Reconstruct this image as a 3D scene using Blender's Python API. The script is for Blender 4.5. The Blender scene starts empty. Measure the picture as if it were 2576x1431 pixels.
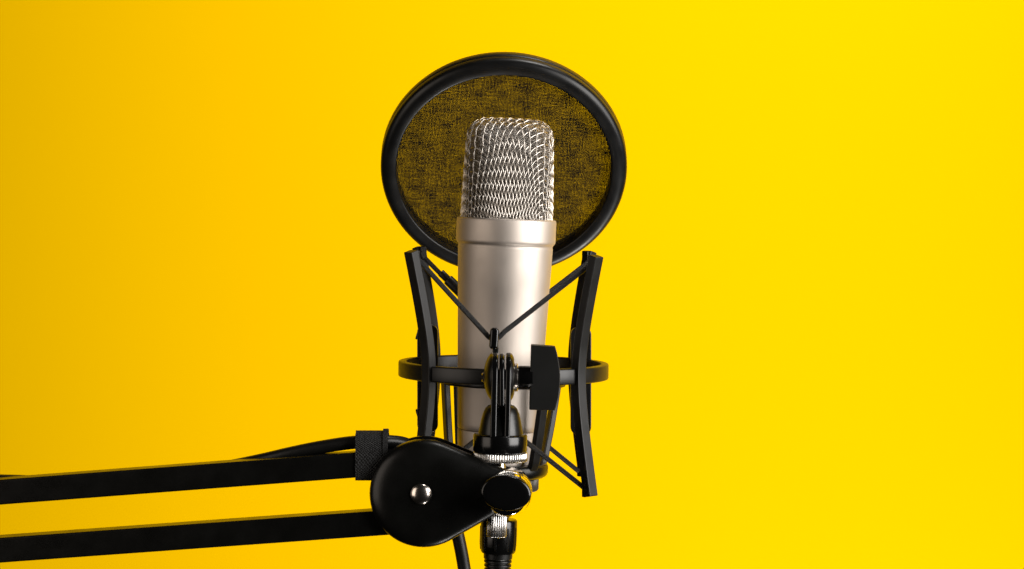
import bpy, bmesh, math, random
import numpy as np
from mathutils import Vector, Matrix

random.seed(4)
rad = math.radians
sc = bpy.context.scene
col = sc.collection
S = 0.001                       # the whole scene is written in millimetres

# ------------------------------------------------------------------ camera
FPX, CX, CY = 5736.0, 1288.0, 715.5        # focal length and centre for a 2576-wide frame
CAMY, PITCH = -1200.0, math.atan((715.5 - 500.0) / 5736.0)
cd = bpy.data.cameras.new('camera'); cam = bpy.data.objects.new('camera', cd); col.objects.link(cam)
cam.location = (0, CAMY * S, 0); cam.rotation_euler = (math.pi / 2 - PITCH, 0, 0)
cd.sensor_width = 36.0; cd.lens = 36.0 * FPX / 2576.0
cd.clip_start = 0.05; cd.clip_end = 50.0
cd.dof.use_dof = True; cd.dof.focus_distance = 1.185; cd.dof.aperture_fstop = 32.0
sc.camera = cam

def P(x, y, Y):
    """point of the place seen at (x, y) of the frame, Y mm behind the microphone axis"""
    u, w = (x - CX) / FPX, -(y - CY) / FPX
    c, s = math.cos(PITCH), math.sin(PITCH)
    d = Vector((u, c + w * s, w * c - s))
    k = (Y - CAMY) / d.y
    return Vector((d.x * k, Y, d.z * k))

# ------------------------------------------------------------------ world + lamps
w = bpy.data.worlds.new('World'); sc.world = w; w.use_nodes = True
bg = w.node_tree.nodes['Background']; bg.inputs[0].default_value = (1, 0.93, 0.85, 1); bg.inputs[1].default_value = 0.002

def area(name, loc, target, sx, sy, power, colr=(1, 1, 1), spread=180):
    l = bpy.data.lights.new(name, 'AREA'); l.shape = 'RECTANGLE'; l.size = sx * S; l.size_y = sy * S
    l.energy = power; l.color = colr; l.spread = rad(spread)
    o = bpy.data.objects.new(name, l); col.objects.link(o)
    o.location = Vector(loc) * S
    o.rotation_euler = (Vector(target) - Vector(loc)).to_track_quat('-Z', 'Y').to_euler()
    return o
area('softbox_right', (690, -430, 60), (0, 0, -40), 640, 680, 6.2, (1, 0.965, 0.93), 130)
area('softbox_left', (-590, -400, -10), (0, 0, -60), 440, 620, 0.6, (1, 0.87, 0.75), 120)
for z_, ta in ((1910, 1050), (-2090, -1230)):   # narrow-spread lamps added above and below, out of view, to grade the yellow paper
    area('added_backdrop_lamp', (640, 100, z_), (460, 750, ta), 400, 400, 24.9, (1, 0.97, 0.93), 88)

vs = sc.view_settings
vs.view_transform = 'Standard'; vs.look = 'None'; vs.exposure = 0; vs.gamma = 1; vs.use_curve_mapping = False

# ------------------------------------------------------------------ materials
def mat(name, base, rough=0.4, metal=0.0, spec=0.5, coat=0.0):
    m = bpy.data.materials.new(name); m.use_nodes = True
    b = m.node_tree.nodes['Principled BSDF']
    b.inputs['Base Color'].default_value = (*base, 1); b.inputs['Roughness'].default_value = rough
    b.inputs['Metallic'].default_value = metal; b.inputs['Specular IOR Level'].default_value = spec
    b.inputs['Coat Weight'].default_value = coat
    return m
def nodes(m):
    nt = m.node_tree
    return nt, nt.nodes['Principled BSDF'], (lambda t, **k: mk(nt, t, k))
def mk(nt, t, k):
    n = nt.nodes.new(t)
    for a, b in k.items(): setattr(n, a, b)
    return n
def noise_bump(m, scale, strength, dist=0.0001, rough_var=0.0, detail=3, coords='Object', stretch=None):
    nt, b, N = nodes(m)
    tc = N('ShaderNodeTexCoord'); no = N('ShaderNodeTexNoise')
    no.inputs['Scale'].default_value = scale; no.inputs['Detail'].default_value = detail
    src = tc.outputs[coords]
    if stretch:
        mp = N('ShaderNodeMapping'); mp.inputs['Scale'].default_value = stretch
        nt.links.new(src, mp.inputs[0]); src = mp.outputs[0]
    nt.links.new(src, no.inputs['Vector'])
    bp = N('ShaderNodeBump'); bp.inputs['Strength'].default_value = strength; bp.inputs['Distance'].default_value = dist
    nt.links.new(no.outputs['Fac'], bp.inputs['Height']); nt.links.new(bp.outputs[0], b.inputs['Normal'])
    if rough_var:
        n2 = N('ShaderNodeTexNoise'); n2.inputs['Scale'].default_value = 90; n2.inputs['Detail'].default_value = 6
        nt.links.new(tc.outputs[coords], n2.inputs['Vector'])
        mr = N('ShaderNodeMapRange'); r0 = b.inputs['Roughness'].default_value
        mr.inputs['From Min'].default_value = 0.3; mr.inputs['From Max'].default_value = 0.7
        mr.inputs['To Min'].default_value = r0 - rough_var; mr.inputs['To Max'].default_value = r0 + rough_var
        nt.links.new(n2.outputs['Fac'], mr.inputs['Value']); nt.links.new(mr.outputs[0], b.inputs['Roughness'])
    return m

M = {}
M['paper'] = noise_bump(mat('yellow_backdrop_paper', (0.90, 0.520, 0.0), 0.85, 0, 0.0), 14, 0.05, 0.002)
M['nickel'] = noise_bump(mat('satin_nickel', (0.665, 0.595, 0.53), 0.57, 1.0), 3800, 0.14, 0.00012, 0.03, 2)
M['wire'] = mat('nickel_wire', (0.66, 0.61, 0.55), 0.30, 1.0)
M['black'] = noise_bump(mat('satin_black_paint', (0.0035, 0.0035, 0.003), 0.30, 0, 0.40), 2200, 0.08, 0.0001, 0.05, 2)
M['gloss'] = noise_bump(mat('gloss_black_plastic', (0.003, 0.003, 0.003), 0.18, 0, 0.5), 1500, 0.03, 0.0001, 0.03, 2)
M['plastic'] = noise_bump(mat('grained_black_plastic', (0.0055, 0.0055, 0.005), 0.5, 0, 0.28), 2600, 0.35, 0.0002, 0.04, 2)
M['rim'] = noise_bump(mat('pop_filter_plastic', (0.004, 0.004, 0.004), 0.36, 0, 0.38), 1500, 0.10, 0.0001, 0.06, 3)
M['chrome'] = mat('chrome', (0.86, 0.84, 0.80), 0.09, 1.0)
M['powder'] = noise_bump(mat('satin_powder_coat', (0.005, 0.005, 0.0045), 0.38, 0, 0.48), 2200, 0.10, 0.0001, 0.05, 2)
M['knurl'] = mat('knurled_chrome', (0.88, 0.86, 0.83), 0.24, 1.0)
M['brass'] = mat('nickelled_rivet', (0.82, 0.74, 0.66), 0.22, 1.0)
M['steel'] = mat('dark_knurled_steel', (0.07, 0.066, 0.06), 0.35, 0.5)
M['rubber'] = noise_bump(mat('cable_rubber', (0.005, 0.005, 0.0045), 0.38, 0, 0.4), 900, 0.08, 0.0001, 0.05, 3)
M['dull'] = noise_bump(mat('matt_black_metal', (0.005, 0.005, 0.0045), 0.30, 0, 0.5), 2200, 0.1, 0.0001, 0.04, 2)

# braided elastic (pattern follows the cord)
m = mat('braided_elastic', (0.010, 0.010, 0.010), 0.5, 0, 0.5); M['cord'] = m
nt, b, N = nodes(m)
uv = N('ShaderNodeUVMap'); sx = N('ShaderNodeSeparateXYZ'); nt.links.new(uv.outputs[0], sx.inputs[0])
def math_n(nt, op, a, bb=None):
    n = nt.nodes.new('ShaderNodeMath'); n.operation = op
    for i, v in enumerate((a, bb)):
        if v is None: continue
        if isinstance(v, (int, float)): n.inputs[i].default_value = v
        else: nt.links.new(v, n.inputs[i])
    return n.outputs[0]
L_ = math_n(nt, 'MULTIPLY', sx.outputs[0], 2 * math.pi / 1.15)
A_ = math_n(nt, 'MULTIPLY', sx.outputs[1], 2 * math.pi * 8)
s1 = math_n(nt, 'SINE', math_n(nt, 'ADD', L_, A_)); s2 = math_n(nt, 'SINE', math_n(nt, 'SUBTRACT', L_, A_))
h = math_n(nt, 'MULTIPLY', s1, s2)
bp = N('ShaderNodeBump'); bp.inputs['Strength'].default_value = 0.9; bp.inputs['Distance'].default_value = 0.00022
nt.links.new(h, bp.inputs['Height']); nt.links.new(bp.outputs[0], b.inputs['Normal'])
cr = N('ShaderNodeMapRange'); cr.inputs['From Min'].default_value = -1; cr.inputs['To Min'].default_value = 0.003; cr.inputs['To Max'].default_value = 0.020
nt.links.new(h, cr.inputs['Value']); nt.links.new(cr.outputs[0], b.inputs['Base Color'])

# fine inner gauze of the microphone head (thread pitch well under a pixel)
m = mat('fine_metal_gauze', (0.30, 0.27, 0.235), 0.34, 1.0); M['gauze'] = m
nt, b, N = nodes(m)
uv = N('ShaderNodeUVMap'); sx = N('ShaderNodeSeparateXYZ'); nt.links.new(uv.outputs[0], sx.inputs[0])
k = 2 * math.pi / 0.95
a1 = math_n(nt, 'SINE', math_n(nt, 'MULTIPLY', sx.outputs[0], k)); a2 = math_n(nt, 'SINE', math_n(nt, 'MULTIPLY', sx.outputs[1], k))
h = math_n(nt, 'MULTIPLY', a1, a2)
tc = N('ShaderNodeTexCoord'); vo = N('ShaderNodeTexNoise'); vo.inputs['Scale'].default_value = 1500; vo.inputs['Detail'].default_value = 2
nt.links.new(tc.outputs['Object'], vo.inputs['Vector'])
hh = math_n(nt, 'ADD', h, math_n(nt, 'MULTIPLY', vo.outputs['Fac'], 2.2))
bp = N('ShaderNodeBump'); bp.inputs['Strength'].default_value = 1.0; bp.inputs['Distance'].default_value = 0.00022
nt.links.new(hh, bp.inputs['Height']); nt.links.new(bp.outputs[0], b.inputs['Normal'])
cr = N('ShaderNodeMapRange'); cr.inputs['From Min'].default_value = 0.1; cr.inputs['From Max'].default_value = 1.9
cr.inputs['To Min'].default_value = 0.05; cr.inputs['To Max'].default_value = 0.62
nt.links.new(hh, cr.inputs['Value'])
cm = N('ShaderNodeMix', data_type='RGBA', blend_type='MULTIPLY'); cm.inputs[0].default_value = 1; cm.inputs[7].default_value = (1, 0.92, 0.83, 1)
nt.links.new(cr.outputs[0], cm.inputs[6]); nt.links.new(cm.outputs[2], b.inputs['Base Color'])

# thin knitted gauze of the pop filter: threads with open pores, one pore well under a pixel
m = mat('pop_filter_gauze', (0.008, 0.0075, 0.007), 1.0, 0, 0.0); M['gauzecloth'] = m
nt, b, N = nodes(m)
tc = N('ShaderNodeTexCoord'); mp = N('ShaderNodeMapping'); mp.inputs['Scale'].default_value = (1000, 1000, 1000)
nt.links.new(tc.outputs['Object'], mp.inputs[0])
wob = N('ShaderNodeTexNoise'); wob.inputs['Scale'].default_value = 0.10; wob.inputs['Detail'].default_value = 3
nt.links.new(mp.outputs[0], wob.inputs['Vector'])
vm = N('ShaderNodeVectorMath', operation='SCALE'); vm.inputs['Scale'].default_value = 2.6
nt.links.new(wob.outputs['Color'], vm.inputs[0])
va = N('ShaderNodeVectorMath', operation='ADD'); nt.links.new(mp.outputs[0], va.inputs[0]); nt.links.new(vm.outputs[0], va.inputs[1])
sx = N('ShaderNodeSeparateXYZ'); nt.links.new(va.outputs[0], sx.inputs[0])
kx, kz = 2 * math.pi / 0.74, 2 * math.pi / 0.80
gx = math_n(nt, 'SINE', math_n(nt, 'MULTIPLY', sx.outputs[0], kx)); gz = math_n(nt, 'SINE', math_n(nt, 'MULTIPLY', sx.outputs[1], kz))
t = math_n(nt, 'ADD', gx, gz)                                      # -2..2, pores at the peaks
for sc3, scale, amp, det in (((0.9, 1.15, 1), 0.13, 1.15, 3), ((1.3, 0.16, 1), 1.0, 0.35, 1), ((0.2, 1.3, 1), 1.0, 0.4, 1), ((1, 1, 1), 0.8, 0.6, 1)):
    mq = N('ShaderNodeMapping'); mq.inputs['Scale'].default_value = sc3; nt.links.new(va.outputs[0], mq.inputs[0])
    no = N('ShaderNodeTexNoise'); no.inputs['Scale'].default_value = scale; no.inputs['Detail'].default_value = det
    nt.links.new(mq.outputs[0], no.inputs['Vector'])
    t = math_n(nt, 'ADD', t, math_n(nt, 'MULTIPLY', math_n(nt, 'SUBTRACT', no.outputs['Fac'], 0.5), amp))
gauze_open = math_n(nt, 'GREATER_THAN', t, 1.55)
al = math_n(nt, 'SUBTRACT', 1.0, gauze_open); nt.links.new(al, b.inputs['Alpha'])

# hook-and-loop strap weave
m = mat('hook_and_loop_fabric', (0.012, 0.012, 0.012), 0.7, 0, 0.2); M['strap'] = m
nt, b, N = nodes(m)
uv = N('ShaderNodeUVMap'); sx = N('ShaderNodeSeparateXYZ'); nt.links.new(uv.outputs[0], sx.inputs[0])
a1 = math_n(nt, 'SINE', math_n(nt, 'MULTIPLY', sx.outputs[0], 2 * math.pi / 1.7)); a2 = math_n(nt, 'SINE', math_n(nt, 'MULTIPLY', sx.outputs[1], 2 * math.pi / 1.4))
tc = N('ShaderNodeTexCoord'); vo = N('ShaderNodeTexNoise'); vo.inputs['Scale'].default_value = 1400; nt.links.new(tc.outputs['Object'], vo.inputs['Vector'])
h = math_n(nt, 'ADD', math_n(nt, 'MULTIPLY', a1, a2), math_n(nt, 'MULTIPLY', vo.outputs['Fac'], 3.4))
bp = N('ShaderNodeBump'); bp.inputs['Strength'].default_value = 1; bp.inputs['Distance'].default_value = 0.00035
nt.links.new(h, bp.inputs['Height']); nt.links.new(bp.outputs[0], b.inputs['Normal'])
cr = N('ShaderNodeMapRange'); cr.inputs['From Min'].default_value = 0.6; cr.inputs['From Max'].default_value = 2.2; cr.inputs['To Min'].default_value = 0.002; cr.inputs['To Max'].default_value = 0.04
nt.links.new(h, cr.inputs['Value']); nt.links.new(cr.outputs[0], b.inputs['Base Color'])

# ------------------------------------------------------------------ mesh helpers (everything in mm, world axes)
WL = {}                                     # world position of every object's origin, mm
def thing(name, label, cat, loc):
    o = bpy.data.objects.new(name, None); col.objects.link(o)
    o.empty_display_size = 0.01; o.location = Vector(loc) * S; WL[o] = Vector(loc)
    o['label'] = label; o['category'] = cat
    return o
def obj(name, vf, m, parent=None, bevel=0, seg=2, sharp=38, uvs=None, origin=None, kind=None, label=None, rot=None):
    verts, faces = vf[0], vf[1]
    if len(vf) > 2 and uvs is None: uvs = vf[2]
    V = np.array([tuple(v) for v in verts], dtype=float)
    c = Vector((V.min(0) + V.max(0)) / 2) if origin is None else Vector(origin)
    me = bpy.data.meshes.new(name)
    if rot is not None:                     # rot: world-from-object rotation of the object's own axes
        V2 = (V - np.array(c)) @ np.array(rot.to_3x3())
    else: V2 = V - np.array(c)
    me.from_pydata([tuple(v) for v in V2 * S], [], [list(f) for f in faces])
    if uvs is not None:
        ul = me.uv_layers.new(name='UVMap'); li = 0
        for f in uvs:
            for q in f: ul.data[li].uv = q; li += 1
    bm = bmesh.new(); bm.from_mesh(me); bmesh.ops.recalc_face_normals(bm, faces=bm.faces); bm.to_mesh(me); bm.free()
    me.polygons.foreach_set('use_smooth', [True] * len(me.polygons))
    me.set_sharp_from_angle(angle=rad(sharp))
    me.materials.append(M[m] if isinstance(m, str) else m)
    o = bpy.data.objects.new(name, me); col.objects.link(o)
    WL[o] = c
    base = WL[parent] if parent else Vector((0, 0, 0))
    if parent: o.parent = parent
    o.location = (c - base) * S
    if rot is not None: o.rotation_euler = rot.to_euler()
    if bevel:
        md = o.modifiers.new('bevel', 'BEVEL'); md.width = bevel * S; md.segments = seg; md.limit_method = 'ANGLE'; md.angle_limit = rad(30); md.harden_normals = True
    if kind: o['kind'] = kind
    if label: o['label'] = label
    return o
def join(*parts):
    V, F, U = [], [], []
    hasuv = all(len(p) > 2 for p in parts)
    for p in parts:
        k = len(V); V += list(p[0]); F += [[i + k for i in f] for f in p[1]]
        if hasuv: U += p[2]
    return (V, F, U) if hasuv else (V, F)
def frame(axis, hint=None):
    z = Vector(axis).normalized()
    h = Vector(hint) if hint else (Vector((1, 0, 0)) if abs(z.x) < 0.9 else Vector((0, 1, 0)))
    x = (h - z * h.dot(z)).normalized(); y = z.cross(x)
    return x, y, z
def lathe(prof, o, axis=(0, 0, 1), n=64, teeth=0, depth=0.0, cap=True):
    """prof: list of (radius, height) or (radius, height, toothed?)"""
    x, y, z = frame(axis); o = Vector(o)
    N_ = teeth * 6 if teeth else n
    V, F = [], []
    for p in prof:
        r, hgt = p[0], p[1]; tt = teeth and len(p) > 2 and p[2]
        for i in range(N_):
            a = 2 * math.pi * i / N_
            rr = r
            if tt: rr = r - depth * (0, 0.10, 0.45, 1, 0.45, 0.10)[i % 6]
            V.append(o + x * (rr * math.cos(a)) + y * (rr * math.sin(a)) + z * hgt)
    for j in range(len(prof) - 1):
        for i in range(N_):
            i2 = (i + 1) % N_
            F.append([j * N_ + i, j * N_ + i2, (j + 1) * N_ + i2, (j + 1) * N_ + i])
    if cap:
        for j in (0, len(prof) - 1):
            if prof[j][0] > 1e-6: F.append([j * N_ + i for i in range(N_)])
    return V, F
def spline(pts, sub=8, closed=False):
    pts = [Vector(p) for p in pts]; n = len(pts); out = []
    rng = range(n if closed else n - 1)
    for i in rng:
        if closed: p0, p1, p2, p3 = pts[i - 1], pts[i], pts[(i + 1) % n], pts[(i + 2) % n]
        else:
            p1, p2 = pts[i], pts[i + 1]
            p0 = pts[i - 1] if i > 0 else p1 * 2 - p2
            p3 = pts[i + 2] if i + 2 < n else p2 * 2 - p1
        for k in range(sub):
            t = k / sub
            out.append(0.5 * ((2 * p1) + (p2 - p0) * t + (2 * p0 - 5 * p1 + 4 * p2 - p3) * t * t + (3 * p1 - p0 - 3 * p2 + p3) * t ** 3))
    if not closed: out.append(pts[-1])
    return out
def tube(pts, r, n=12, cap=True):
    pts = [Vector(p) for p in pts]; m_ = len(pts)
    rs = r if isinstance(r, (list, tuple)) else [r] * m_
    V, F, U = [], [], []
    t0 = (pts[1] - pts[0]).normalized(); x, y, _ = frame(t0)
    prev = t0; L = 0.0; Ls = []
    for i, p in enumerate(pts):
        t = (pts[min(i + 1, m_ - 1)] - pts[max(i - 1, 0)]).normalized()
        q = prev.rotation_difference(t); x = q @ x; y = q @ y; prev = t
        if i: L += (p - pts[i - 1]).length
        Ls.append(L)
        for k in range(n):
            a = 2 * math.pi * k / n
            V.append(p + x * (rs[i] * math.cos(a)) + y * (rs[i] * math.sin(a)))
    for i in range(m_ - 1):
        for k in range(n):
            k2 = (k + 1) % n
            F.append([i * n + k, i * n + k2, (i + 1) * n + k2, (i + 1) * n + k])
            U.append([(Ls[i], k / n), (Ls[i], (k + 1) / n), (Ls[i + 1], (k + 1) / n), (Ls[i + 1], k / n)])
    if cap:
        F.append(list(range(n))); U.append([(0, 0)] * n)
        F.append([(m_ - 1) * n + k for k in range(n)]); U.append([(0, 0)] * n)
    return V, F, U
def sweep(pts, section, side):
    """sweep a 2D section [(a,b)...] along pts; a runs along `side`, b across it"""
    pts = [Vector(p) for p in pts]; m_ = len(pts); n = len(section); V, F = [], []
    for i, p in enumerate(pts):
        t = (pts[min(i + 1, m_ - 1)] - pts[max(i - 1, 0)]).normalized()
        s_ = Vector(side); s_ = (s_ - t * s_.dot(t)).normalized(); o_ = t.cross(s_)
        for a, b_ in section: V.append(p + s_ * a + o_ * b_)
    for i in range(m_ - 1):
        for k in range(n):
            k2 = (k + 1) % n; F.append([i * n + k, i * n + k2, (i + 1) * n + k2, (i + 1) * n + k])
    F.append(list(range(n))); F.append([(m_ - 1) * n + k for k in range(n)])
    return V, F
def rect(a, b_): return [(-a / 2, -b_ / 2), (a / 2, -b_ / 2), (a / 2, b_ / 2), (-a / 2, b_ / 2)]
def slab(outline, d0, d1, axis='y'):
    """outline of (a, b) points extruded along an axis from d0 to d1"""
    n = len(outline); V = []
    for d in (d0, d1):
        for a, b_ in outline:
            V.append(Vector((a, d, b_)) if axis == 'y' else Vector((d, a, b_)) if axis == 'x' else Vector((a, b_, d)))
    F = [list(range(n)), [n + i for i in range(n)]]
    for i in range(n): j = (i + 1) % n; F.append([i, j, n + j, n + i])
    return V, F
def inflate(outline, prof):
    """closed shell from an XZ outline (CCW): prof = [(inset, y)...], last ring capped, first ring capped"""
    n = len(outline); nor = []
    for i in range(n):
        a, b_, c = [Vector(outline[(i + k) % n]) for k in (-1, 0, 1)]
        d = ((b_ - a).normalized() + (c - b_).normalized()).normalized(); nor.append(Vector((-d.y, d.x)))
    V = []
    for ins, y in prof:
        for p, q in zip(outline, nor): V.append(Vector((p[0] + q.x * ins, y, p[1] + q.y * ins)))
    F = []
    for j in range(len(prof) - 1):
        for i in range(n): k = (i + 1) % n; F.append([j * n + i, j * n + k, (j + 1) * n + k, (j + 1) * n + i])
    F.append(list(range(n))); F.append([(len(prof) - 1) * n + i for i in range(n)])
    return V, F
def ringband(r_in, r_out, z0, z1, o, axis=(0, 0, 1), n=128, c=0.6):
    prof = [(r_in, z0 + c), (r_in, z1 - c), (r_in + c * .3, z1 - c * .3), (r_in + c, z1), (r_out - c, z1), (r_out - c * .3, z1 - c * .3), (r_out, z1 - c), (r_out, z0 + c), (r_out - c * .3, z0 + c * .3), (r_out - c, z0), (r_in + c, z0), (r_in + c * .3, z0 + c * .3), (r_in, z0 + c)]
    return lathe(prof, o, axis, n, cap=False)

# ------------------------------------------------------------------ backdrop
V, F = [], []
nx, nz = 24, 16
for j in range(nz + 1):
    for i in range(nx + 1):
        x = -1500 + 3000 * i / nx; z = -1000 + 2000 * j / nz
        V.append(Vector((x, 750 + 2.0 * math.sin(x * 0.004 + z * 0.003), z)))
for j in range(nz):
    for i in range(nx):
        a = j * (nx + 1) + i; F.append([a, a + 1, a + nx + 2, a + nx + 1])
bd = obj('backdrop', (V, F), 'paper', sharp=180); bd['kind'] = 'structure'

# ------------------------------------------------------------------ microphone
ax_roll = rad(2.45)
UP = Vector((math.sin(ax_roll), 0, math.cos(ax_roll)))
RX, RY = Vector((math.cos(ax_roll), 0, -math.sin(ax_roll))), Vector((0, 1, 0))
OM = P(1274.5, 549, 0)                       # centre of the collar's upper edge
def mic(x, y, h): return OM + RX * x + RY * y + UP * h
micro = thing('condenser_microphone', 'champagne silver condenser microphone with woven wire grille, held upright in the black shock mount', 'microphone', mic(0, 0, -134))
obj('collar', lathe([(22.5, -3), (22.5, -0.2), (24.4, 0.0), (25.5, -0.1), (25.95, -0.4), (26.15, -0.95), (26.2, -2), (26.2, -11.3), (26.12, -12.1), (25.85, -12.8), (25.45, -13.25), (25.1, -13.6), (24.85, -14.1), (24.8, -14.8), (24.97, -15.7), (22, -15.9)], OM, UP, 128, cap=False), 'nickel', micro, sharp=60)
rb = lambda h: 25.05 + (h + 14) * (3.85 / 98.0)          # gentle taper of the barrel
obj('barrel', lathe([(22, -15.4), (rb(-15.5), -15.6)] + [(rb(h), h) for h in (-16, -22, -30, -50, -70, -90, -108)] + [(rb(-110.8), -110.8), (rb(-111) - .25, -111.15), (19.5, -111.2)], OM, UP, 128, cap=False), 'nickel', micro, sharp=50)
obj('base_section', lathe([(19.5, -111.45), (rb(-111) - .25, -111.5), (rb(-111.6), -111.9), (rb(-118), -118), (rb(-126), -126), (rb(-128) - .5, -129.5), (19.3, -132.0), (17.6, -133.5), (15.5, -134.1), (12, -134.3)], OM, UP, 128), 'nickel', micro, sharp=60)
obj('connector_socket', lathe([(8.2, -134), (8.2, -158), (7.8, -158.4)], OM, UP, 48), 'steel', micro)

# grille: a flat plain-woven wire sheet draped over the head (equal-length net on the surface)
HT, RF = 52.3, 8.0
def ab(h):
    t = min(max(h / HT, 0), 1)
    return 24.0 - 2.0 * t ** 1.4, 24.0 - 4.6 * t ** 1.2, 2.0 + 0.75 * t
def G(p):
    x, y, h_ = p
    a, b_, n_ = ab(h_)
    q = (abs(x / a) ** n_ + abs(y / b_) ** n_ + 1e-12) ** (1 / n_)
    r = q * (a + b_) / 2; R0 = (a + b_) / 2
    hh = h_ + 0.0028 * r * r
    dx, dz = r - (R0 - RF), hh - (HT - RF)
    return math.hypot(max(dx, 0), max(dz, 0)) + min(max(dx, dz), 0) - RF
def gradG(p, e=1e-3):
    return np.array([(G(p + d) - G(p - d)) / (2 * e) for d in np.eye(3) * e])
def proj(p):
    for _ in range(8):
        g = gradG(p); v = G(p)
        if abs(v) < 1e-5: break
        p = p - g * v / (g @ g + 1e-9)
    return p
LW = 3.22
pole = proj(np.array([0, 0, HT]))
STEP, NST = 0.5, 170
def meridian(al):
    """points every STEP mm down the head from the pole, in the half-plane at angle al from the front"""
    d = np.array([math.sin(al), -math.cos(al), 0.0]); pl = np.array([math.cos(al), math.sin(al), 0.0])
    out = [pole]; p = pole.copy()
    for i in range(NST):
        nr = gradG(p); nr /= np.linalg.norm(nr)
        d = d - nr * (d @ nr); d -= pl * (d @ pl); d /= np.linalg.norm(d)
        p = proj(p + d * STEP); out.append(p.copy())
    return np.array(out)
NA = 24                                                    # one quarter, mirrored for the rest
MER = np.array([meridian(math.pi / 2 * k / NA) for k in range(NA + 1)])
def surf(al, s_):
    al = (al + math.pi) % (2 * math.pi) - math.pi
    sx_ = 1 if al >= 0 else -1; al = abs(al); sy_ = 1
    if al > math.pi / 2: al = math.pi - al; sy_ = -1
    u = al / (math.pi / 2) * NA; i = min(int(u), NA - 1); fu = u - i
    v = min(max(s_, 0) / STEP, NST - 1.001); j = int(v); fv = v - j
    p = (MER[i, j] * (1 - fu) + MER[i + 1, j] * fu) * (1 - fv) + (MER[i, j + 1] * (1 - fu) + MER[i + 1, j + 1] * fu) * fv
    return np.array([p[0] * sx_, p[1] * sy_, p[2]])
# the sheet stretches as it is drawn down: radius rho in the flat sheet against distance s from the pole
def rho_of(s_, th):
    k = 0.83 - 0.205 * math.cos(4 * th)
    return s_ if s_ < 21 else 21 + k * (s_ - 21)
def inv(p, q):
    rho = math.hypot(p, q); ph = math.atan2(q, p)             # ph measured from the front-right corner wire
    phf = math.pi / 4 - ph                                    # from the front
    th = phf; s_ = rho
    for _ in range(70):
        wv = float(np.interp(s_, (8, 16, 35, 70), (0.0, 0.25, 0.68, 0.56)))
        th = 0.5 * th + 0.5 * (phf - wv * math.sin(4 * th) / 4)
        k = 0.83 - 0.205 * math.cos(4 * th)
        s_ = rho if rho < 21 else 21 + (rho - 21) / k
    al = th
    for _ in range(20): al = th + rad(5.0) * math.sin(2 * al)
    return al, s_
NW = 27
HB = -2.5
node = {}
for i in range(-NW, NW + 1):
    for j in range(-NW, NW + 1):
        if i == 0 and j == 0: node[(0, 0)] = pole; continue
        if math.hypot(i, j) * LW > 84: continue
        al, s_ = inv(i * LW, j * LW)
        if s_ > 84: continue
        node[(i, j)] = surf(al, s_)
parts = []
def wire_path(keys, fam):
    pts = []
    for k in keys:
        p = node[k]; nr = gradG(p); nr /= np.linalg.norm(nr) + 1e-9
        sgn = 1 if ((k[0] + k[1]) % 2 == 0) == (fam == 0) else -1
        pts.append(mic(*(p + nr * 0.31 * sgn)))
    return pts
def runs(keys):
    cur = []
    for k in keys:
        p = node.get(k)
        if p is not None and p[2] > HB: cur.append(k)
        else:
            if len(cur) > 1: yield cur
            cur = []
    if len(cur) > 1: yield cur
for c_ in range(-NW, NW + 1):
    for r_ in runs([(c_, j) for j in range(-NW, NW + 1)]): parts.append(tube(spline(wire_path(r_, 0), 4), 0.285, 8, cap=False))
    for r_ in runs([(i, c_) for i in range(-NW, NW + 1)]): parts.append(tube(spline(wire_path(r_, 1), 4), 0.285, 8, cap=False))
gr = obj('wire_grille', join(*[p[:2] for p in parts]), 'wire', micro, sharp=80, kind='stuff', label='coarse woven bright wire basket of the microphone head')
# inner gauze: same head shape, 1.4 mm inside
V, F, U = [], [], []
na, nh = 96, 40
prof = []
for j in range(nh + 1):
    t = j / nh
    if t < 0.7: prof.append(('h', -3 + (HT - RF + 3) * t / 0.7))
    else: prof.append(('a', (t - 0.7) / 0.3))
grid = []
for j, (kd, v) in enumerate(prof):
    row = []
    for i in range(na):
        a = 2 * math.pi * i / na
        if kd == 'h': p0 = np.array([22 * math.cos(a), 22 * math.sin(a), v])
        else:
            r0 = 22 * (1 - v) + 0.02; p0 = np.array([r0 * math.cos(a), r0 * math.sin(a), HT - RF * (1 - v) ** 2 * 1.0 if v > 0 else HT - RF])
        p = proj(p0); nr = gradG(p); nr /= np.linalg.norm(nr); p = p - nr * 1.35
        row.append(p); V.append(mic(*p))
    grid.append(row)
for j in range(nh):
    for i in range(na):
        i2 = (i + 1) % na
        F.append([j * na + i, j * na + i2, (j + 1) * na + i2, (j + 1) * na + i])
        U.append([(q * 1.5, r * 1.35) for q, r in ((i, j), (i + 1, j), (i + 1, j + 1), (i, j + 1))])
obj('inner_gauze', (V, F, U), 'gauze', micro, sharp=180)

# ------------------------------------------------------------------ shock mount
CXR = P(1268, 927, 0).x                     # axis of the ring
ZR0, ZR1 = -94.0, -85.8
ctr = Vector((CXR, 0, 0))
mount = thing('shock_mount', 'black ring-shaped shock mount with four bowed arms and elastic cords around the microphone', 'shock mount', (CXR, 0, -153))
def tiltz(x): return -(x - CXR) * 0.026       # the frame leans a little to the right
ring_axis = Vector((0.016, 0, 1)).normalized()
obj('ring', ringband(51.0, 55.4, -4.1, 4.1, ctr + Vector((-0.3, 0, -89.9)), ring_axis, 144, 0.8), 'powder', mount, sharp=60)
zt, zb = -29.6, -151.5
def arm_pts(sx_, sy_, az):
    d = Vector((sx_ * math.sin(az), sy_ * math.cos(az), 0))
    prof = []
    for k in range(21):
        z = -27.6 - 122.6 * k / 20; dz = z + 89.5
        prof.append((z, 54.6 + (0.29 if dz > 0 else 0.205) * (math.hypot(dz, 24) - 24)))
    out = []
    for z, r in prof:
        p = ctr + d * r; out.append(Vector((p.x, p.y, z + tiltz(p.x))))
    return out, d
arms = {}
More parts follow.
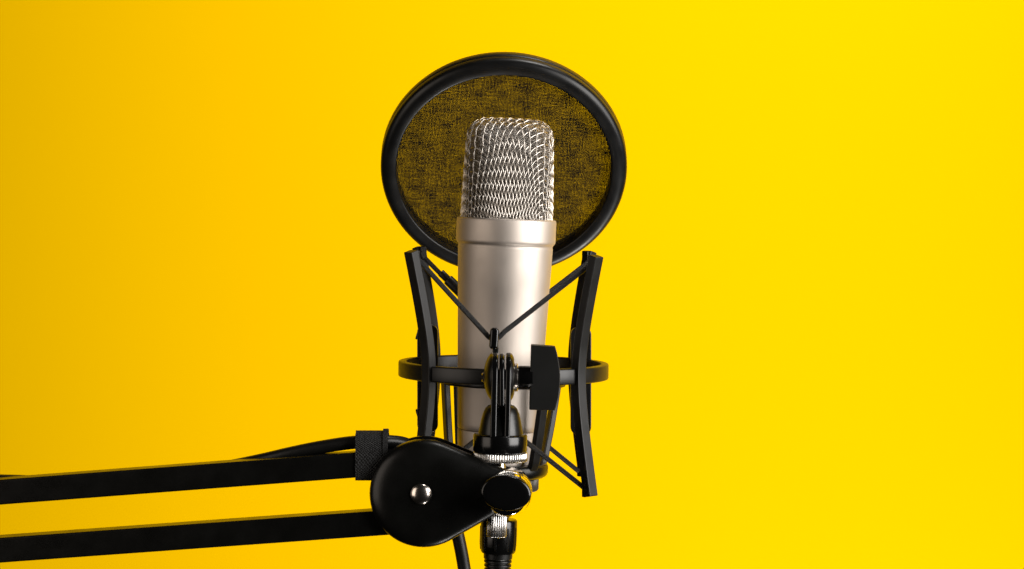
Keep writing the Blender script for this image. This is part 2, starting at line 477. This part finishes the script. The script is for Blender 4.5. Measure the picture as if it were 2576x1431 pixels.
for sx_ in (-1, 1):
    for sy_ in (-1, 1):
        ap, d = arm_pts(sx_, sy_, rad(44.5)); ap = spline(ap, 2)
        arms[(sx_, sy_)] = (ap, d)
        a_ = obj('arm', sweep(ap, rect(5.0, 6.0), d), 'powder', mount, bevel=0.5, seg=3)
        tip = ap[0]; tg = d.cross(Vector((0, 0, 1)))
        # split cord lug at each end of the arm
        for e, sg in ((ap[0], 1), (ap[-1], -1)):
            q = [Vector((e.x, e.y, e.z)) - d * 3.2 + Vector((0, 0, 0.5 * sg)), e - d * 3.2 - Vector((0, 0, sg * 8))]
            obj('cord_lug', sweep(q, rect(2.4, 4.4), d), 'black', a_, bevel=0.5)
# rounded stiffening plates where the ring carries the arms, left and right
for sx_ in (-1, 1):
    xc = CXR + sx_ * 41.4; y0 = 30.0; zc = -97.6 + tiltz(xc) * 0.6
    ol = []
    for (cx_, cz_, a0) in ((xc + 1.4, zc + 25, 0), (xc - 1.4, zc + 25, 90), (xc - 1.4, zc - 25, 180), (xc + 1.4, zc - 25, 270)):
        for k in range(7):
            a = rad(a0 + 90 * k / 6); ol.append((cx_ + 4.2 * math.cos(a), cz_ + 4.2 * math.sin(a)))
    obj('side_plate', slab(ol, y0 - 2.4, y0 + 2.4), 'dull', mount, bevel=0.5)
    for zz, sg, q in (((24.0, 1, 1.0), (-19.5, -1, 1.0)) if sx_ < 0 else ((22.0, 1, 0.6),)):
        xo = xc + sx_ * 4.2; z_ = zc + zz
        tri = [(xo, z_ + sg * 6 * q), (xo + sx_ * 2.2 * q, z_ - sg * 1.4 * q), (xo + sx_ * 2.5 * q, z_ - sg * 2.8 * q), (xo - sx_ * 2.5, z_ - sg * 3.0 * q), (xo - sx_ * 2.5, z_ + sg * 5 * q)]
        obj('side_tab', slab(tri, y0 - 2.0, y0 + 2.0), 'dull', mount, bevel=0.5)
# inner cradle: ring, four legs, cup
cz = -96.2
cradle_c = Vector((CXR - 1.0, 0, 0))
ck = obj('cradle_ring', ringband(30.6, 33.4, -1.6, 2.6, cradle_c + Vector((0, 0, cz)), (0.03, 0, 1), 112, 0.6), 'black', mount, sharp=60)
cupc = P(1254.5, 1190, 0)
for (lx, ly, side) in ((-29.6, -12.5, -1), (-23.5, 21.5, -1), (22.6, -22.5, 1), (29.6, 12.5, 1)):
    rr = math.hypot(lx, ly); dr = Vector((lx / rr, ly / rr, 0))
    top = cradle_c + Vector((lx, ly, cz + 1)); base = Vector((cupc.x, cupc.y, 0))
    pts = [top]
    k = (27.5 if lx < 0 else 25.5) / rr
    q = lambda f, z: Vector((top.x * (1 - f) + (base.x + lx * k) * f, top.y * (1 - f) + (base.y + ly * k) * f, z))
    pts += [q(0.25, cz - 12), q(0.55, cz - 26), q(0.80, cz - 36), q(0.92, cz - 41)]
    e = q(1.0, cz - 44.5); pts += [e - dr * 0.9, e - dr * 2.6 - Vector((0, 0, 2.2)), e - dr * 6.5 - Vector((0, 0, 3.6)), e - dr * 10 - Vector((0, 0, 3.8))]
    lg = obj('cradle_leg', sweep(spline(pts, 4), rect(3.4, 5.8), dr), 'powder', mount, bevel=0.9, seg=3)
cb = Vector((cupc.x, cupc.y, -142.0))
obj('cradle_base', lathe([(r, h + 142.0) for r, h in ((10, -138.6), (24.4, -138.6), (25.6, -139.2), (26.1, -140.4), (26.1, -143.4), (25.4, -145.0), (23.6, -146.1), (10, -146.4))], cb, (0.03, 0, 1), 96), 'black', mount, sharp=50)
obj('locking_ring', lathe([(19, -4.2), (21.2, -4.6, 1), (21.4, -5, 1), (21.4, -10.4, 1), (20.8, -11.2, 1), (12, -11.4)], cb, (0.03, 0, 1), teeth=72, depth=0.75), 'steel', mount, sharp=75)
# cradle hook at the front with its strut
hk = P(1242.5, 852, -43)
obj('cradle_hook', sweep([hk + Vector((0.5, 0, 5.6)), hk + Vector((0.35, 0, 3)), hk + Vector((-0.25, 0, -5.2))], rect(4.6, 5.6), (1, 0, 0)), 'gloss', mount, bevel=1.6, seg=5)
sq = P(1248, 868, -38.5)
obj('hook_strut', sweep([sq + Vector((0, 0, 7)), Vector((sq.x - .6, sq.y, cz + 1)), Vector((sq.x - .6, sq.y + 4, cz - 1))], rect(3.2, 3.0), (1, 0, 0)), 'black', mount, bevel=0.5)
hl_ = P(1257, 1066, -40)
obj('cradle_hook', sweep([hl_ + Vector((0, 0, 5)), hl_ + Vector((0, 0, -4))], rect(4.2, 5.0), (1, 0, 0)), 'gloss', mount, bevel=1.2, seg=3)
obj('hook_strut', sweep([hl_ + Vector((0, 3, -3)), Vector((hl_.x, -33, cz))], rect(3.2, 2.8), (1, 0, 0)), 'black', mount, bevel=0.5)
hb = Vector((CXR - 3, 43, -72))
obj('cradle_hook', sweep([hb + Vector((0.5, 0, 5.6)), hb + Vector((0, 0, -5.2))], rect(4.1, 5.4), (1, 0, 0)), 'gloss', mount, bevel=1.3, seg=3)
obj('hook_strut', sweep([hb - Vector((0, 3.6, -3)), Vector((hb.x, 34, cz))], rect(3.2, 3.0), (1, 0, 0)), 'black', mount, bevel=0.5)
# elastic cords
def cord(a, hook, c, drop, name='elastic_cord'):
    mid = [hook + Vector((-5.5, -0.6, drop * 4.2)), hook + Vector((-2.4, 0, drop * 0.9)), hook, hook + Vector((2.4, 0, drop * 0.9)), hook + Vector((5.5, -0.6, drop * 4.0))]
    k1 = [a.lerp(mid[0], t) for t in (0, 0.12, 0.35, 0.6, 0.8, 0.92)]; k2 = [mid[4].lerp(c, t) for t in (0.08, 0.2, 0.4, 0.65, 0.88, 1)]
    return obj(name, tube(spline(k1 + mid + k2, 4), 1.3, 16), 'cord', mount, sharp=80)
def lug(key, end):
    ap, d = arms[key]; e = ap[0] if end > 0 else ap[-1]
    return e - d * 5.2 + Vector((0, 0, -4.0 if end > 0 else 4.2))
cord(P(1049, 649, -43), P(1243, 853, -41.2), P(1487, 664, -43), 1)
obj('cord_end', lathe([(1.0, -2), (1.6, -1.4), (1.6, 1.0), (1.0, 1.6)], P(1484, 665, -43), (0.8, 0, 0.5), 16), 'cord', mount)
rc = hb + Vector((0, 1.6, 0))
cl = P(1068, 648, 42); cr_ = P(1484, 656, 42)
cord(cl, rc, cr_, 1)
s0, s1_ = P(1108, 685, 42.3), P(1140, 716, 42.5); dv = (s1_ - s0).normalized()
obj('cord_sleeve', lathe([(1.3, 0), (1.9, 0.1), (2.1, 0.5), (2.1, 5.3), (2.8, 5.5), (3.0, 6.0), (3.1, 17), (2.5, 17.4)], s0, dv, 20), 'rubber', mount, sharp=40)
cord(P(1050, 1222, -42), P(1257, 1060, -41), P(1477, 1233, -42), -1)
cord(P(1085, 1185, 42), Vector((CXR, 42, -116)), P(1456, 1186, 42), -1)

# swivel: tongue, fork, domes, bolt, knob, bell, collar, knurled ring, stud
YS = -74.0
sc_ = P(1261, 950, YS)
def px2(v): return v / (FPX / (YS - CAMY))
def stadium(yc, zc, r, zlow, n=24):
    o_ = [(yc + r * math.cos(math.pi * k / n), zc + r * math.sin(math.pi * k / n)) for k in range(n + 1)]
    return o_ + [(yc - r, zlow), (yc + r, zlow)]
zf = P(1260, 1098, YS).z; zm = P(1260, 1018, YS).z
def xat(px, y=950): return P(px, y, YS).x
for x0, x1 in ((1236.5, 1252.5), (1272, 1286)):
    v, f = slab(stadium(YS, sc_.z, 12.4, zf), xat(x0), xat(x1), 'x')
    v = [Vector((p.x + (p.z - sc_.z) * 0.022, p.y, p.z)) for p in v]
    obj('fork_prong', (v, f), 'gloss', mount, bevel=0.8, seg=3)
tg = stadium(YS, sc_.z, 12.0, zm)
obj('hinge_tongue', slab(tg, xat(1256.5), xat(1269.5), 'x'), 'gloss', mount, bevel=0.9, seg=3)
obj('ring_bracket', sweep([Vector((sc_.x, YS + 8, sc_.z)), Vector((sc_.x, -53.2, sc_.z + 0.4))], rect(2.4, 7.0), (1, 0, 0)), 'black', mount, bevel=0.6)
fb = P(1259, 1060, YS)
obj('fork_web', slab([(YS - 9.0, zm - .3), (YS + 9.0, zm - .3), (YS + 9.0, zf), (YS - 9.0, zf)], xat(1252) - 0.6, xat(1272.5), 'x'), 'gloss', mount, bevel=0.3)
zc_d = P(1260, 947, YS).z
obj('hinge_dome', lathe([(0.5, 3.9), (2.5, 3.8), (5, 3.45), (7.5, 2.75), (9.6, 1.8), (11.2, 0.7), (12.0, -0.4), (11.4, -1.2)], (xat(1236.5), YS, zc_d), (-1, 0, 0), 48), 'dull', mount, sharp=60)
obj('hinge_dome', lathe([(5, 1.6), (8.5, 1.5), (10.2, 1.0), (11.4, 0.3), (11.9, -0.5), (11.2, -1.0)], (xat(1286), YS, zc_d), (1, 0, 0), 48), 'dull', mount, sharp=60)
obj('bolt_end', lathe([(0.1, 1.6), (1.8, 1.6), (2.3, 1.2), (2.3, 0.6), (2.9, 0.5), (2.9, -0.6)], (xat(1220), YS, zc_d - .4), (-1, 0, 0), 24), 'brass', mount, sharp=30)
obj('washer', lathe([(4, 0), (6.6, 0), (7.1, 0.3), (7.1, 1.5), (6.7, 1.8), (4, 1.8)], (xat(1293.5), YS, P(1260, 949, YS).z), (1, 0, 0), 40), 'brass', mount, sharp=40)
kb_c = (xat(1302), YS, P(1260, 950, YS).z)
knob = obj('wing_knob', (lambda vf: vf)(slab([(P(a, b_, YS - 5).x, P(a, b_, YS - 5).z) for a, b_ in ((1336, 868), (1368, 870), (1397, 872.5), (1402, 890), (1407, 918), (1409.5, 945), (1409, 968), (1405, 1000), (1396, 1032.5), (1364, 1032), (1331.5, 1031), (1333.5, 950))], YS - 5.0, YS + 5.0)), 'plastic', mount, bevel=0.45, seg=2)
obj('knob_shaft', lathe([(4.5, -0.2), (5.6, 0.1), (5.9, 0.6), (6.0, 7.4)], kb_c, (1, 0, 0), 40), 'gloss', knob, sharp=40)
ct = P(1258.5, 1093, YS)
obj('bell_neck', lathe([(11.5, -0.3), (11.2, 0.2), (10.6, 3), (9.9, 7), (9.0, 10.5), (7.9, 13.0), (6.6, 14.4), (4.5, 15.1), (0.4, 15.2)], ct + Vector((0.2, 0, 0)), (0.02, 0, 1), 56), 'dull', mount, sharp=60)
cl_ = P(1258.5, 1091, YS); hc = px2(45)
obj('swivel_collar', lathe([(8, 0.2), (12.2, 0.1), (13.1, -0.25), (13.4, -1.0), (13.4, -hc + .7), (13.0, -hc + .1), (8, -hc)], cl_, (0.02, 0, 1), 72), 'gloss', mount, sharp=50)
kr = P(1258.8, 1136.5, YS); hk2 = px2(22.5)
obj('knurled_ring', lathe([(9, 0.1), (13.0, 0, 1), (13.5, -0.4, 1), (13.5, -hk2 + .5, 1), (13.0, -hk2, 1), (9, -hk2 - .1)], kr, (0.02, 0, 1), teeth=64, depth=0.5), 'knurl', mount, sharp=75)

# ------------------------------------------------------------------ pop filter
TP = rad(30.0)
pn = Vector((0, -math.cos(TP), -math.sin(TP))); pu = Vector((0, -math.sin(TP), math.cos(TP))); pr = Vector((1, 0, 0))
PC = P(1267.5, 427, 97)
pop = thing('pop_filter', 'round black pop filter with see-through mesh, leaning over behind the microphone head', 'pop filter', PC - pu * 70)
prot = Matrix((pr, pu, pr.cross(pu))).transposed()        # object z = towards pn-ish
zax = pr.cross(pu)
RP = 70.0
def pring(prof, name, m, parent=pop):
    return obj(name, lathe(prof, PC, pn, 160, cap=False), m, parent, sharp=45)
rim = pring([(61.0, -3.5), (61.0, 1.7), (61.12, 2.2), (61.5, 2.55), (62.1, 2.7), (63.6, 2.95), (65.6, 3.0), (67.4, 2.6), (68.9, 1.7), (69.7, 0.5), (70.0, -0.8), (70.0, -3.3), (69.5, -3.6), (61.0, -3.6)], 'front_rim', 'rim')
pring([(61.5, -4.0), (69.2, -4.0), (69.9, -4.3), (70.1, -5.0), (70.1, -8.5), (69.6, -9.8), (68.4, -10.8), (66.5, -11.3), (63.5, -11.1), (61.8, -10.4), (61.2, -9.0), (61.0, -4.2)], 'rear_rim', 'rim')
def disc(off, name, r=61.4):
    n = 96; V = [PC + pn * off]; F = []
    for k in range(n): a = 2 * math.pi * k / n; V.append(PC + pn * off + pr * (r * math.cos(a)) + pu * (r * math.sin(a)))
    for k in range(n): F.append([0, 1 + k, 1 + (k + 1) % n])
    return obj(name, (V, F), 'gauzecloth', pop, origin=PC + pn * off, rot=Matrix((pr, pu, zax)).transposed(), sharp=180)
disc(-3.4, 'mesh_screen')
# stalk down behind the microphone to the shock-mount ring
e0 = PC - pu * 66 - pn * 8; 
obj('stalk', tube(spline([e0 + Vector((-3, 0, 3)), e0 + Vector((-3, -4, -8)), Vector((CXR - 4, 95, -66)), Vector((CXR - 4, 70, -86)), Vector((CXR - 4, 56.5, -90))], 6), 3.0, 16), 'rim', pop)
obj('stalk_clamp', sweep([Vector((CXR - 4, 60, -90)), Vector((CXR - 4, 55.6, -90))], rect(12, 11), (1, 0, 0)), 'rim', pop, bevel=1.0)

# ------------------------------------------------------------------ boom arm
boom = thing('boom_arm', 'matt black twin-bar boom arm from the left with silver rivet and chrome knuckle', 'boom arm', P(1067, 1377, YS))
T = 12.45
for nm, (xa, ya), (xb, yb) in (('arm_bar', (-120, 1247.6), (1010, 1161.5)), ('arm_bar', (-120, 1393.2), (1020, 1311.5))):
    yf = YS - T / 2
    a, b_ = P(xa, ya, yf), P(xb, yb, yf); a.y = b_.y = YS
    obj(nm, sweep([a, b_], rect(T, T), (0, 1, 0)), 'black', boom, bevel=1.0, seg=3)
def hull(c1, r1, c2, r2, n=64):
    pts = [(c1[0] + r1 * math.cos(2 * math.pi * k / n), c1[1] + r1 * math.sin(2 * math.pi * k / n)) for k in range(n)] + [(c2[0] + r2 * math.cos(2 * math.pi * k / n), c2[1] + r2 * math.sin(2 * math.pi * k / n)) for k in range(n)]
    pts = sorted(pts); lo, up = [], []
    for p in pts:
        while len(lo) > 1 and (lo[-1][0] - lo[-2][0]) * (p[1] - lo[-2][1]) - (lo[-1][1] - lo[-2][1]) * (p[0] - lo[-2][0]) <= 1e-9: lo.pop()
        lo.append(p)
    for p in reversed(pts):
        while len(up) > 1 and (up[-1][0] - up[-2][0]) * (p[1] - up[-2][1]) - (up[-1][1] - up[-2][1]) * (p[0] - up[-2][0]) <= 1e-9: up.pop()
        up.append(p)
    h_ = lo[:-1] + up[:-1]
    out = []                                # subdivide the two long straight flanks
    for i in range(len(h_)):
        p, q = Vector(h_[i]), Vector(h_[(i + 1) % len(h_)]); m_ = max(1, int((q - p).length / 3))
        for k in range(m_): out.append(tuple(p.lerp(q, k / m_)))
    return out
YF = YS - 15.0
c1, c2 = P(1064.5, 1245, YF), P(1268, 1233, YF); kpx = FPX / (YF - CAMY)
ol = hull((c1.x, c1.z), 137.5 / kpx, (c2.x, c2.z), 47 / kpx)
prof = [(2.0, YF + 8.4), (0.0, YF + 8.4), (0.0, YF + 6.0), (0.15, YF + 5.0), (0.6, YF + 3.9), (1.5, YF + 2.8), (3.0, YF + 1.8), (5.0, YF + 1.0), (7.2, YF + 0.42), (9.4, YF + 0.1), (11.5, YF)]
fp = obj('joint_plate', inflate(ol, prof), 'black', boom, sharp=40)
obj('joint_plate', inflate(ol, [(a, 2 * YS - y) for a, y in prof]), 'black', boom, sharp=40)
rv = P(1059.5, 1242.5, YF)
obj('rivet', lathe([(5.2, -0.6), (5.2, 0.35), (5.05, 0.8), (4.6, 1.3), (3.8, 1.85), (2.7, 2.3), (1.4, 2.57), (0.05, 2.65)], rv, (0, -1, 0), 48), 'brass', boom, sharp=50)
# chrome knuckle with stud, nut and oval thumbscrew
kc = P(1283, 1236, YS)
kn = obj('chrome_knuckle', lathe([(7, 11), (9.4, 10.8), (10.6, 9.8), (11.0, 8.5), (11.0, -9.5), (10.4, -11)], Vector((kc.x, YS, kc.z)), (0, 1, 0), 64), 'chrome', boom, sharp=50)
st0 = P(1257.5, 1160, YS); st1 = P(1256, 1200, YS)
prof = []
zz = 2.5
for i in range(7): prof += [(2.55, -zz * 0 + 2.5 - i * 1.0), (3.0, 2.2 - i * 1.0), (3.0, 1.95 - i * 1.0), (2.55, 1.65 - i * 1.0)]
prof += [(3.4, -4.9), (3.5, -12)]
obj('threaded_stud', lathe(prof, st0, (0.02, 0, 1), 32), 'chrome', kn, sharp=25)
nu = P(1250.5, 1297, YS)
obj('knurled_nut', lathe([(3, 1.6), (4.7, 1.2, 1), (4.95, 0.8, 1), (4.95, -9.8, 1), (4.6, -10.5, 1), (2.5, -10.6)], nu, (0.03, 0, 1), teeth=26, depth=0.5), 'knurl', kn, sharp=75)
tb = P(1276, 1241, -92)
obj('thumbscrew_boss', lathe([(11.2, 0), (11.4, -1.2), (11.2, -3.2), (10.6, -5.6), (10.0, -8.2), (9.6, -10.5), (8.5, -11.5)], tb, (0, 1, 0), 64), 'chrome', kn, sharp=60)
oc = P(1273, 1241, -112); ko = FPX / (-112 - CAMY); oe = []
for k in range(72):
    a = 2 * math.pi * k / 72; ex, ez = 64 / ko * math.copysign(abs(math.cos(a)) ** 0.96, math.cos(a)), 45 / ko * math.copysign(abs(math.sin(a)) ** 1.04, math.sin(a))
    th = rad(-6); oe.append((oc.x + ex * math.cos(th) - ez * math.sin(th), oc.z + ex * math.sin(th) + ez * math.cos(th)))
obj('oval_thumbscrew', inflate(oe, [(2.5, -103.2), (0.8, -103.4), (0.1, -104.2), (0, -105), (0, -110.6), (0.12, -111.2), (0.5, -111.7), (1.2, -112.0), (3, -112.1)]), 'gloss', kn, sharp=50)

# ------------------------------------------------------------------ cable, plug, strap
cab = thing('microphone_cable', 'black microphone cable with black plug under the microphone, running back along the boom arm', 'cable', P(1255, 1500, 0))
xo = P(1255.5, 1309, 0)
xax = Vector((0.03, 0, 1)).normalized()
plug = obj('plug', lathe([(5, 0.9), (7.6, 0.9), (9.1, 0.7), (9.55, 0.2), (9.7, -0.8), (9.75, -8), (9.6, -13), (9.25, -16.2), (8.7, -17.1), (5, -17.3)], xo, xax, 72), 'gloss', cab, sharp=45)
for k in range(9):
    a = 2 * math.pi * (k + 0.5) / 9
    x_, y_, z_ = frame(xax); dd = x_ * math.cos(a) + y_ * math.sin(a)
    obj('grip_rib', sweep([xo + xax * -3 + dd * 9.55, xo + xax * -12 + dd * 9.5, xo + xax * -15.5 + dd * 9.2], rect(0.9, 1.3), dd), 'gloss', plug, bevel=0.25)
pr_ = [(4, -17.0), (7.7, -17.2), (7.6, -20.0), (7.2, -20.5)]
for i in range(5):
    z0 = -20.8 - i * 2.15; pr_ += [(6.0, z0), (7.3 - i * .12, z0 - 0.25), (7.4 - i * .12, z0 - 0.8), (7.3 - i * .12, z0 - 1.35), (6.0, z0 - 1.6)]
pr_ += [(4.6, -33), (4.0, -40), (3.4, -44)]
obj('strain_relief', lathe(pr_, xo, xax, 48), 'rubber', cab, sharp=35)
e = xo + xax * -42
cp = [e, e + Vector((-0.6, 0, -14)), e + Vector((-3.5, -8, -30)), e + Vector((-10, -24, -36)), P(1188, 1560, -44), P(1176, 1490, -45), P(1168, 1431, -45), P(1158, 1375, -46), P(1145, 1320, -47), P(1122, 1250, -49), P(1094, 1185, -52), P(1062, 1140, -58), P(1020, 1117, -66), P(975, 1110.5, -71), P(935, 1111.5, -73), P(881, 1113.5, -73), P(800, 1126, -72), P(728, 1141, -71), P(648, 1159.5, -68), P(545, 1180, -64), P(430, 1198, -62), P(300, 1211, -62), P(170, 1217, -63), P(60, 1211.5, -64), P(-40, 1209, -66), P(-130, 1208, -68)]
obj('cable', tube(spline(cp, 8), 3.35, 20), 'rubber', cab, sharp=80)

strap = thing('cable_strap', 'black hook-and-loop strap tying the cable to the upper bar of the boom arm', 'strap', P(934, 1207, YS))
yt, yb2 = 1081.5, 1206
zt_ = P(934, 1082, YS).z; zb_ = P(934, 1205.5, YS).z
loop = []
yf_, yr_ = YS - T / 2 - 0.9, YS + T / 2 + 1.0
for y_, z_ in ((yf_ + 2.2, zb_), (yf_ + 0.3, zb_ + 1.3), (yf_, zb_ + 5), (yf_, zb_ + 13), (yf_ + 0.2, zt_ - 6.5), (yf_ + 1.6, zt_ - 2.3), (YS - 1.0, zt_), (YS + 4.2, zt_ - 2.0), (yr_ - 0.2, zt_ - 7), (yr_, zb_ + 12), (yr_, zb_ + 3), (yr_ - 1.8, zb_ + 0.2), (YS, zb_ - 0.2)):
    loop.append(Vector((0, y_, z_)))
lp = spline(loop, 5, closed=True)
xl, xr = P(893.5, 1140, yf_).x, P(971, 1140, yf_).x
def band(lp, xl, xr, th, skew=0.0, cut=None):
    n = len(lp); V, F, U = [], [], []; xs = [xl + (xr - xl) * k / 6 for k in range(7)]
    cs = Vector((0, sum(p.y for p in lp) / n, sum(p.z for p in lp) / n)); rings = []
    for lay in (0, 1):
        for x in xs:
            for i, p in enumerate(lp):
                t = (lp[(i + 1) % n] - lp[i - 1]).normalized(); nr = Vector((0, t.z, -t.y))
                if nr.dot(p - cs) < 0: nr = -nr
                jit = 0.12 * math.sin(i * 1.7 + x) 
                q = p - nr * (th * lay) ; V.append(Vector((x + skew * (p.z - cs.z) + jit * (1 if x in (xs[0], xs[-1]) else 0), q.y, q.z)))
    def id_(lay, k, i): return lay * 7 * n + k * n + i % n
    for lay in (0, 1):
        for k in range(6):
            for i in range(n):
                F.append([id_(lay, k, i), id_(lay, k, i + 1), id_(lay, k + 1, i + 1), id_(lay, k + 1, i)])
                U.append([(k * 2.6, i * 1.2), (k * 2.6, i * 1.2 + 1.2), (k * 2.6 + 2.6, i * 1.2 + 1.2), (k * 2.6 + 2.6, i * 1.2)])
    for k in (0, 6):
        for i in range(n):
            F.append([id_(0, k, i), id_(0, k, i + 1), id_(1, k, i + 1), id_(1, k, i)]); U.append([(0, 0), (1, 0), (1, 1), (0, 1)])
    return V, F, U
obj('strap_loop', band(lp, xl, xr, 0.8), 'strap', strap, sharp=50)
# overlapping end of the strap, a little to the right and higher
lp2 = [Vector((0, YS + (p.y - YS) * 1.06, p.z + 0.9 * max(0, (p.z - (zb_ + zt_) / 2)) / ((zt_ - zb_) / 2))) for p in lp]
obj('strap_end', band(lp2, xr - 1.6, xr + 0.9, 0.7), 'strap', strap, sharp=50)
